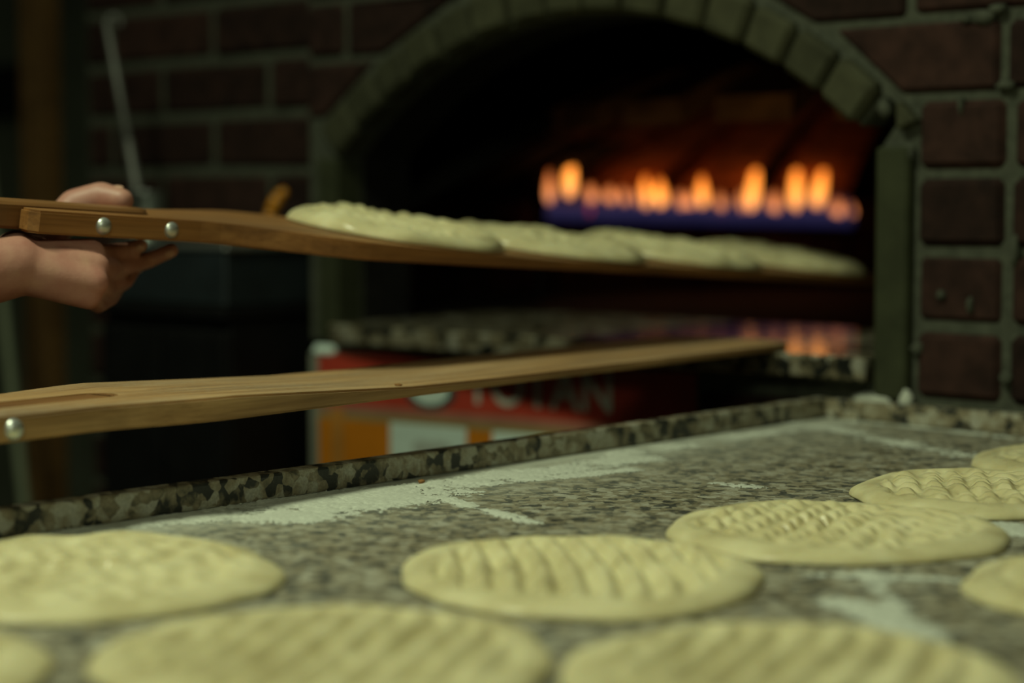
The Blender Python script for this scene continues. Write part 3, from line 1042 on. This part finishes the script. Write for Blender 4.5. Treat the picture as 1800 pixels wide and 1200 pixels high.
# little brown flake on the lower peel
p = on_z(700, 675, LOW.z + 0.012)
loc = Matrix.Rotation(-ang, 4, 'Z') @ (p - LOW)
bm = bmesh.new()
bmesh.ops.create_icosphere(bm, subdivisions=2, radius=1)
for v in bm.verts:
    k = 1 + 0.5 * mnoise.noise(v.co * 2.3 + Vector((9, 0, 0)))
    v.co = Vector((v.co.x * 0.0045 * k, v.co.y * 0.003 * k, v.co.z * 0.0014 * k))
o = link('flake', bm_mesh(bm, True), M['crumb'])
o.location = (p.x, p.y, LOW.z + t_low(loc.x, loc.y) + 0.001)
tag(o, 'tiny brown flake lying on the pale lower peel', 'crumb')

# ------------------------------------------------------------------ printed box under the oven mouth
PY = -0.022
xl = on_y(547, 720, PY).x
xr = -0.34
PT, PB = 0.945, 0.30
case = thing('printed_box', 'red and orange printed box with white labels under the oven mouth', 'box', (xl, PY, 0), (0, 0, rad(7.5)))
cos_, sin_ = math.cos(rad(7.5)), math.sin(rad(7.5))
def case_x(px, py=720):
    d = ray(px, py)
    nx, ny = -sin_, cos_
    t = ((xl - CAM.x) * nx + (PY - CAM.y) * ny) / (d.x * nx + d.y * ny)
    p = CAM + d * t
    return xl + (p.x - xl) * cos_ + (p.y - PY) * sin_
def cb(name, x0, x1, y0, y1, z0, z1, mat, bev=0.0):
    return child_box(name, (x0, y0, z0), (x1, y1, z1), mat, case, bev)
cb('carcass', xl, xr, PY, 0.120, 0.0, PT, M['grey_trim'], 0.012)
cb('edge_trim', xl + 0.001, xl + 0.018, PY - 0.003, PY, PB, PT - 0.012, M['grey_trim'])
cb('corner_cap', xl + 0.003, xl + 0.052, PY - 0.006, PY + 0.01, PT - 0.020, PT + 0.001, M['white_label'], 0.008)
cb('red_band', xl + 0.018, xr - 0.004, PY - 0.002, PY, 0.8535, PT - 0.010, M['red'])
cb('pink_stripe', xl + 0.018, xr - 0.004, PY - 0.002, PY, 0.8405, 0.8535, M['pink'])
cb('ochre_stripe', xl + 0.018, xr - 0.004, PY - 0.002, PY, 0.829, 0.8405, M['ochre'])
cb('orange_panel', xl + 0.018, xr - 0.004, PY - 0.002, PY, PB, 0.829, M['orange'])
cb('pale_patch', xl + 0.045, xl + 0.070, PY - 0.003, PY - 0.002, PB, 0.845, M['orange_pale'])
def panel_card(pa, pb, zt):
    x0, x1 = case_x(pa, 780), case_x(pb, 780)
    c = cb('label_card', x0, x1, PY - 0.0035, PY - 0.002, 0.60, zt, M['white_label'])
    xm = (x0 + x1) / 2
    wv = (x1 - x0)
    pr = prism('printed_picture', [(xm + wv * 0.26 * math.cos(a) + wv * 0.06, zt - 0.036 + 0.016 * math.sin(a) * (1 + 0.3 * math.cos(2 * a))) for a in np.linspace(0, 2 * PI, 16, endpoint=False)], PY - 0.0040, PY - 0.0034, M['grey_print'])
    pr.parent = c
    pr.matrix_parent_inverse = Matrix.Translation(-case.location)
    p2 = cb('printed_picture', x0 + wv * 0.25, x1 - wv * 0.12, PY - 0.0040, PY - 0.0034, zt - 0.12, zt - 0.062, M['grey_print'])
    p2.parent = c
    return c
panel_card(688, 822, 0.830)
panel_card(868, 965, 0.829)
# round emblem in the red band
xe0, xe1 = case_x(712), case_x(803)
for nm, sc_, mt, dy in (('emblem_rim', 1.0, M['teal'], 0.0028), ('emblem', 0.74, M['white_label'], 0.0036)):
    pr = prism(nm, [((xe0 + xe1) / 2 + (xe1 - xe0) / 2 * sc_ * math.cos(a), 0.8835 + 0.029 * sc_ * math.sin(a)) for a in np.linspace(0, 2 * PI, 28, endpoint=False)], PY - dy, PY - 0.001, mt, case)
    pr.location = -case.location
# lettering
def letters(txt, x0, x1, zb, h):
    cu = bpy.data.curves.new('lettering', 'FONT')
    cu.body = txt
    cu.size = 1.0
    cu.offset = 0.012
    cu.extrude = 0.01
    tmp = bpy.data.objects.new('tmp_text', cu)
    COL.objects.link(tmp)
    bpy.context.view_layer.update()
    dg = bpy.context.evaluated_depsgraph_get()
    me = bpy.data.meshes.new_from_object(tmp.evaluated_get(dg))
    bpy.data.objects.remove(tmp)
    co = np.array([v.co[:] for v in me.vertices])
    mn, mx = co.min(0), co.max(0)
    for v in me.vertices:
        x = x0 + (v.co.x - mn[0]) / (mx[0] - mn[0]) * (x1 - x0)
        z = zb + (v.co.y - mn[1]) / (mx[1] - mn[1]) * h
        y = PY - 0.0020 - (v.co.z - mn[2]) / (mx[2] - mn[2]) * 0.0012
        v.co = (x, y, z)
    me.materials.clear()
    o = link('lettering', me, M['letter'], case)
    o.location = -case.location
    return o
lt = letters('YOTAN', case_x(818), case_x(1077), 0.868, 0.062)

# ------------------------------------------------------------------ things in front of the left wall
# dark cabinet with a steel box, canister, ladle and orange spatula
cabx0, cabx1 = on_y(176, 600, -0.175).x, -1.122
cz = CAM.z - 0.17
cab = thing('steel_cabinet', 'dark steel cabinet standing by the left brick wall', 'cabinet', ((cabx0 + cabx1) / 2, -0.07, 0))
child_box('carcass', (cabx0, -0.163, 0.08), (cabx1 - 0.004, 0.04, cz - 0.02), M['black'], cab, 0.004)
child_box('worktop', (cabx0 - 0.008, -0.178, cz - 0.02), (cabx1, 0.04, cz), M['black'], cab, 0.003)
for sx in (0, 1):
    wv = (cabx1 - cabx0) / 2
    d = child_box('door', (cabx0 + sx * wv + 0.005, -0.175, 0.11), (cabx0 + (sx + 1) * wv - 0.005, -0.163, cz - 0.04), M['black'], cab, 0.003)
    hx = cabx0 + wv + (0.02 if sx else -0.02)
    bm = rod_bm((hx, -0.190, 0.50), (hx, -0.190, 0.62), 0.005)
    rod_bm((hx, -0.190, 0.51), (hx, -0.174, 0.51), 0.004, bm=bm); rod_bm((hx, -0.190, 0.61), (hx, -0.174, 0.61), 0.004, bm=bm)
    hnd = link('handle', bm_mesh(bm), M['dark_steel'], d)
    hnd.location = -cab.location
for fx in (cabx0 + 0.03, cabx1 - 0.03):
    for fy in (-0.145, 0.02):
        child_box('foot', (fx - 0.015, fy - 0.015, 0), (fx + 0.015, fy + 0.015, 0.08), M['black'], cab, 0.002)
bx0, bx1 = on_y(205, 500, -0.17).x, -1.130
bz1 = CAM.z - 0.0735
sb = thing('steel_box', 'low blue-black steel box on the dark cabinet', 'box', ((bx0 + bx1) / 2, -0.07, cz))
child_box('body', (bx0, -0.168, cz), (bx1, 0.03, bz1 - 0.008), M['dark_steel'], sb, 0.004)
child_box('lid', (bx0 - 0.004, -0.172, bz1 - 0.008), (bx1 + 0.006, 0.034, bz1), M['steel'], sb, 0.003)
# canister with the ladle in it
cc = at(258, 400, 3.30)
can = thing('steel_canister', 'small steel canister behind the hand with a long rod standing in it', 'canister', (cc.x, cc.y, bz1))
ch = CAM.z + 0.0135 - bz1
bm = lathe_bm([(0, 0), (0.024, 0), (0.027, 0.003), (0.027, ch - 0.004), (0.0295, ch - 0.002), (0.0295, ch), (0.026, ch), (0.0255, ch - 0.004), (0.0255, 0.004), (0, 0.004)], 28)
link('body', bm_mesh(bm, True), M['steel'], can)
# canister's own riser so it stands on the cabinet lid
rp, rq = at(234, 352, 3.30), at(188, 40, 3.38)
rp = Vector((cc.x - 0.008, cc.y + 0.004, bz1 + 0.010))
ladle = thing('ladle', 'thin grey metal rod with a hook end leaning up the brick wall', 'ladle', rp)
L0 = Vector((0, 0, 0)); L1 = rq - rp
bm = rod_bm(L0, L0.lerp(L1, 0.45), 0.0105, 0.007, 12)
rod_bm(L0.lerp(L1, 0.44), L1, 0.007, 0.0055, 12, bm)
link('shaft', bm_mesh(bm, True), M['dull_steel'], ladle)
bm = bmesh.new()
hk = []
for k in range(12):
    a = -PI * 0.2 + PI * 1.35 * k / 11
    hk.append(L1 + R * (0.012 - 0.012 * math.cos(a)) + Vector((0, 0, 0.012 * math.sin(a))))
for a, b in zip(hk, hk[1:]):
    rod_bm(a, b, 0.0055, segs=8, bm=bm)
link('hook', bm_mesh(bm, True), M['dull_steel'], ladle)
# orange spatula in a jar hidden behind the peel
jc = at(468, 420, 3.177)
jz = bz1
jar = thing('steel_jar', 'steel jar holding an orange-handled spatula, mostly hidden behind the upper peel', 'jar', (jc.x, jc.y, jz))
bm = lathe_bm([(0, 0), (0.022, 0), (0.024, 0.003), (0.024, 0.046), (0.0215, 0.046), (0.0215, 0.004), (0, 0.004)], 24)
link('body', bm_mesh(bm, True), M['dark_steel'], jar)
spb = Vector((jc.x, jc.y, jz + 0.0065))
pa, pb_, pc = at(476, 372, 3.18), at(489, 347, 3.18), at(504, 334, 3.18)
spat = thing('spatula', 'orange plastic handle sticking up behind the upper peel, left of its first dough', 'spatula', spb)
bm = bmesh.new()
chain = [(spb, 0.006), (pa, 0.010), (pb_, 0.011), (pc, 0.0075)]
for (a, ra), (b, rb) in zip(chain, chain[1:]):
    rod_bm(a - spb, b - spb, ra, rb, 12, bm)
link('handle', bm_mesh(bm, True), M['plastic_orange'], spat)

# wooden post, dark box on the far wall, pale stick at the far left
q0, q1 = on_y(60, 500, 0.34), on_y(101, 500, 0.34)
post = link('wooden_post', bm_mesh(box_bm((q0.x, 0.31, 0.0), (q1.x, 0.36, WALLTOP), 0.006, 2)), M['wood_post'])
tag(post, 'tall brown wooden post left of the brick wall', 'post')
g0, g1 = on_y(-120, 150, 0.84), on_y(56, 150, 0.84)
zt, zb = on_y(20, 113, 0.84).z, on_y(20, 198, 0.84).z
wb = thing('wall_box', 'black box on the grey wall behind the wooden post', 'box', ((g0.x + g1.x) / 2, 0.9, zb))
child_box('body', (g0.x, 0.84, zb), (g1.x, 0.90, zt), M['black'], wb, 0.006)
child_box('cover', (g0.x + 0.006, 0.834, zb + 0.006), (g1.x - 0.006, 0.84, zt - 0.006), M['black'], wb, 0.002)
s0 = on_y(42, 900, 0.12); s1 = on_y(4, 540, 0.12)
dirn = (s1 - s0)
b0 = s0 - dirn * (s0.z / dirn.z)
top_ = s0 + dirn * ((1.75 - s0.z) / dirn.z)
stick = thing('broom', 'pale stick leaning at the far left edge below the forearm', 'broom', b0)
link('stick', bm_mesh(rod_bm(Vector((0, 0, 0.06)), top_ - b0, 0.0115, 0.0105)), M['pale_wood'], stick)
box('brush_head', (-0.14, -0.025, 0.0), (0.14, 0.025, 0.07), M['black'], stick, 0.01)

# ------------------------------------------------------------------ the baker's arm and hand under the peel handle
def capsule_chain(bm, chain):
    pts = [(Vector(p), r) for p, r in chain]
    for p, r in pts:
        bmesh.ops.create_icosphere(bm, subdivisions=3, radius=r, matrix=Matrix.Translation(p))
    for (p, r), (q, s) in zip(pts, pts[1:]):
        L = (q - p).length
        if L < 1e-5:
            continue
        Mx = Matrix.Translation((p + q) / 2) @ (q - p).to_track_quat('Z', 'Y').to_matrix().to_4x4()
        bmesh.ops.create_cone(bm, cap_ends=True, segments=20, radius1=r, radius2=s, depth=L, matrix=Mx)

def hp(px, py, Y):
    return at(px, py, Y)
bm = bmesh.new()
wrist, elbow, shoulder = hp(28, 468, 1.93), hp(-430, 560, 1.80), Vector((-0.655, -1.36, 1.335))
BC = Vector((-0.835, -1.375, 0))                       # the baker stands left of the frame, facing the oven
def bp(x, y, z):
    return BC + Vector((x, y, z))
# torso, neck and head
capsule_chain(bm, [(bp(0, -0.01, 0.88), 0.135), (bp(0, 0.0, 1.02), 0.120), (bp(0, 0.0, 1.20), 0.125), (bp(0, -0.01, 1.30), 0.105), (bp(0, 0.0, 1.41), 0.058), (bp(0, 0.012, 1.47), 0.055)])
for sgn in (-1, 1):
    capsule_chain(bm, [(bp(0.05 * sgn, 0, 0.90), 0.115), (bp(0.06 * sgn, 0, 1.20), 0.112), (bp(0.11 * sgn, -0.005, 1.325), 0.062), (bp(0.175 * sgn, 0.0, 1.335), 0.056)])
    capsule_chain(bm, [(bp(0.09 * sgn, 0, 0.86), 0.098), (bp(0.10 * sgn, 0.02, 0.48), 0.062), (bp(0.10 * sgn, -0.01, 0.33), 0.058), (bp(0.105 * sgn, -0.03, 0.10), 0.042), (bp(0.11 * sgn, 0.06, 0.045), 0.040), (bp(0.115 * sgn, 0.13, 0.035), 0.034)])
HEAD = bp(0.012, 0.03, 1.545)
capsule_chain(bm, [(HEAD + Vector((0, -0.022, 0.022)), 0.086), (HEAD + Vector((0, 0.012, -0.005)), 0.076), (HEAD + Vector((0, 0.030, -0.062)), 0.050), (HEAD + Vector((0, 0.052, -0.078)), 0.026)])
capsule_chain(bm, [(HEAD + Vector((0, 0.080, 0.012)), 0.010), (HEAD + Vector((0, 0.100, -0.022)), 0.013)])
capsule_chain(bm, [(HEAD + Vector((-0.035, 0.072, 0.020)), 0.012), (HEAD + Vector((0.035, 0.072, 0.020)), 0.012)])
capsule_chain(bm, [(HEAD + Vector((-0.018, 0.078, -0.052)), 0.008), (HEAD + Vector((0.018, 0.078, -0.052)), 0.008)])
for sgn in (-1, 1):
    capsule_chain(bm, [(HEAD + Vector((0.082 * sgn, -0.012, 0.018)), 0.012), (HEAD + Vector((0.080 * sgn, -0.004, -0.022)), 0.009)])
# the other arm hangs relaxed
ls, le, lw = bp(-0.19, 0, 1.33), bp(-0.235, -0.02, 1.045), bp(-0.225, 0.075, 0.815)
capsule_chain(bm, [(ls, 0.052), (ls.lerp(le, 0.5), 0.045), (le, 0.039), (le.lerp(lw, 0.3), 0.042), (lw, 0.028), (lw + Vector((0, 0.022, -0.05)), 0.026)])
for k, ln in enumerate((0.088, 0.098, 0.092, 0.072)):
    f0 = lw + Vector((0.006, 0.052 - 0.020 * k, -0.070))
    capsule_chain(bm, [(lw + Vector((0, 0.015, -0.02)), 0.018), (f0, 0.0115), (f0 + Vector((0.008, 0.008, -0.45 * ln)), 0.0095), (f0 + Vector((0.026, 0.010, -0.85 * ln)), 0.0078)])
capsule_chain(bm, [(lw + Vector((0, 0.03, -0.02)), 0.016), (lw + Vector((0.012, 0.066, -0.050)), 0.012), (lw + Vector((0.022, 0.076, -0.085)), 0.009)])
capsule_chain(bm, [(shoulder, 0.052), (shoulder.lerp(elbow, 0.5), 0.046), (elbow, 0.040), (elbow.lerp(wrist, 0.35), 0.045), (elbow.lerp(wrist, 0.75), 0.036), (wrist, 0.0305)])
capsule_chain(bm, [(wrist + Vector((0, 0, 0.006)), 0.024), (hp(30, 445, 1.97), 0.024)])
mc = {'i': hp(158, 447, 1.985), 'm': hp(166, 472, 1.960), 'r': hp(165, 497, 1.945), 'p': hp(155, 520, 1.945)}
palm0 = hp(70, 470, 1.945)
for k, r in (('i', 0.0165), ('m', 0.0165), ('r', 0.0155), ('p', 0.0140)):
    c0 = wrist.lerp(mc[k], 0.28)
    capsule_chain(bm, [(wrist, 0.026), (c0, 0.023), (mc[k], r)])
capsule_chain(bm, [(hp(85, 470, 1.965), 0.024), (hp(140, 475, 1.975), 0.021)])
fing = {
    'i': [(mc['i'], .0125), (hp(186, 446, 2.055), .0105), (hp(226, 440, 2.085), .0092), (hp(248, 431, 2.085), .0078)],
    'm': [(mc['m'], .0130), (hp(200, 472, 2.06), .0108), (hp(258, 458, 2.115), .0094), (hp(302, 440, 2.12), .0080)],
    'r': [(mc['r'], .0122), (hp(188, 508, 2.05), .0102), (hp(220, 494, 2.11), .0092), (hp(240, 466, 2.14), .0078)],
    'p': [(mc['p'], .0108), (hp(172, 536, 2.03), .0092), (hp(196, 524, 2.09), .0082), (hp(212, 498, 2.13), .0070)],
}
for k in fing:
    capsule_chain(bm, fing[k])
thumb = [(wrist.lerp(hp(60, 440, 2.02), 0.6), .020), (hp(88, 412, 2.080), .0185), (hp(132, 362, 2.095), .0185), (hp(178, 348, 2.095), .0175), (hp(214, 352, 2.085), .0130)]
capsule_chain(bm, thumb)
me = bpy.data.meshes.new('arm')
bm.to_mesh(me); bm.free()
person = thing('person', 'person at the left edge, bare hand and forearm holding the upper peel from below', 'person', wrist)
tmp = bpy.data.objects.new('tmp_arm', me)
COL.objects.link(tmp)
rm = tmp.modifiers.new('r', 'REMESH'); rm.mode = 'VOXEL'; rm.voxel_size = 0.0030
sm = tmp.modifiers.new('s', 'SMOOTH'); sm.iterations = 7; sm.factor = 0.5
bpy.context.view_layer.update()
dg = bpy.context.evaluated_depsgraph_get()
me2 = bpy.data.meshes.new_from_object(tmp.evaluated_get(dg))
bpy.data.objects.remove(tmp)
for p in me2.polygons:
    p.use_smooth = True
me2.transform(Matrix.Translation(-wrist))
me2.materials.clear()
body = link('body', me2, M['skin'], person)
def nail(p, direction, normal, s):
    bm = bmesh.new()
    bmesh.ops.create_icosphere(bm, subdivisions=2, radius=1)
    zax = normal.normalized(); yax = (direction - direction.dot(zax) * zax).normalized(); xax = yax.cross(zax)
    Mx = Matrix((xax, yax, zax)).transposed().to_4x4()
    for v in bm.verts:
        v.co = Mx @ Vector((v.co.x * s * 0.8, v.co.y * s, v.co.z * s * 0.22))
    o = link('fingernail', bm_mesh(bm, True), M['nail'], person)
    o.location = p - wrist
for ch, nrm in ((fing['i'], -F + Vector((0, 0, -0.5))), (fing['m'], -F + Vector((0, 0, -0.5))), (fing['r'], R), (fing['p'], R)):
    a, b = ch[-2][0], ch[-1][0]
    nv_ = nrm - nrm.dot((b - a).normalized()) * (b - a).normalized()
    nail(a.lerp(b, 0.85) + nv_.normalized() * ch[-1][1] * 0.88, b - a, nv_, 0.0062)
a, b = thumb[-2][0], thumb[-1][0]
nail(a.lerp(b, 0.8) + Vector((0, 0, 1)) * thumb[-1][1] * 1.0, b - a, Vector((0, 0, 1)) - F * 0.4, 0.0075)
# clothes, hair, shoes and eyes
def garment(name, chains, mat, voxel=0.007, cut=None):
    bm = bmesh.new()
    for c in chains:
        capsule_chain(bm, c)
    me = bpy.data.meshes.new(name)
    bm.to_mesh(me); bm.free()
    t = bpy.data.objects.new('tmp_garment', me)
    COL.objects.link(t)
    r_ = t.modifiers.new('r', 'REMESH'); r_.mode = 'VOXEL'; r_.voxel_size = voxel
    s_ = t.modifiers.new('s', 'SMOOTH'); s_.iterations = 6
    bpy.context.view_layer.update()
    m2 = bpy.data.meshes.new_from_object(t.evaluated_get(bpy.context.evaluated_depsgraph_get()))
    bpy.data.objects.remove(t)
    m2.transform(Matrix.Translation(-wrist))
    m2.materials.clear()
    for p_ in m2.polygons:
        p_.use_smooth = True
    return link(name, m2, mat, person)
sh_ = [[(bp(0, -0.01, 0.86), 0.150), (bp(0, 0.0, 1.02), 0.135), (bp(0, 0.0, 1.20), 0.138), (bp(0, -0.01, 1.30), 0.116), (bp(0, -0.005, 1.375), 0.066)]]
for sgn, S_, E_ in ((-1, ls, le), (1, shoulder, elbow)):
    sh_.append([(bp(0.05 * sgn, 0, 0.88), 0.130), (bp(0.06 * sgn, 0, 1.20), 0.126), (bp(0.11 * sgn, -0.005, 1.325), 0.080), (bp(0.175 * sgn, 0.0, 1.335), 0.074), (S_, 0.072), (S_.lerp(E_, 0.62), 0.062)])
garment('shirt', sh_, M['shirt'])
tr_ = []
for sgn in (-1, 1):
    tr_.append([(bp(0.06 * sgn, 0, 0.88), 0.128), (bp(0.09 * sgn, 0, 0.80), 0.112), (bp(0.10 * sgn, 0.02, 0.48), 0.080), (bp(0.105 * sgn, -0.02, 0.12), 0.066)])
garment('trousers', tr_, M['black'])
for sgn in (-1, 1):
    garment('shoe', [[(bp(0.107 * sgn, -0.045, 0.052), 0.052), (bp(0.11 * sgn, 0.06, 0.050), 0.050), (bp(0.117 * sgn, 0.145, 0.042), 0.042)]], M['black'])
garment('hair', [[(HEAD + Vector((0, -0.045, 0.02)), 0.080), (HEAD + Vector((0, -0.022, 0.042)), 0.084), (HEAD + Vector((0, 0.018, 0.058)), 0.066)], [(HEAD + Vector((0, -0.062, 0.0)), 0.064), (HEAD + Vector((0, -0.060, -0.045)), 0.050)]], M['black'], 0.005)
for sgn in (-1, 1):
    bm = bmesh.new()
    bmesh.ops.create_icosphere(bm, subdivisions=2, radius=0.011)
    e_ = link('eye', bm_mesh(bm, True), M['white_label'], person)
    e_.location = HEAD + Vector((0.031 * sgn, 0.0745, 0.002)) - wrist
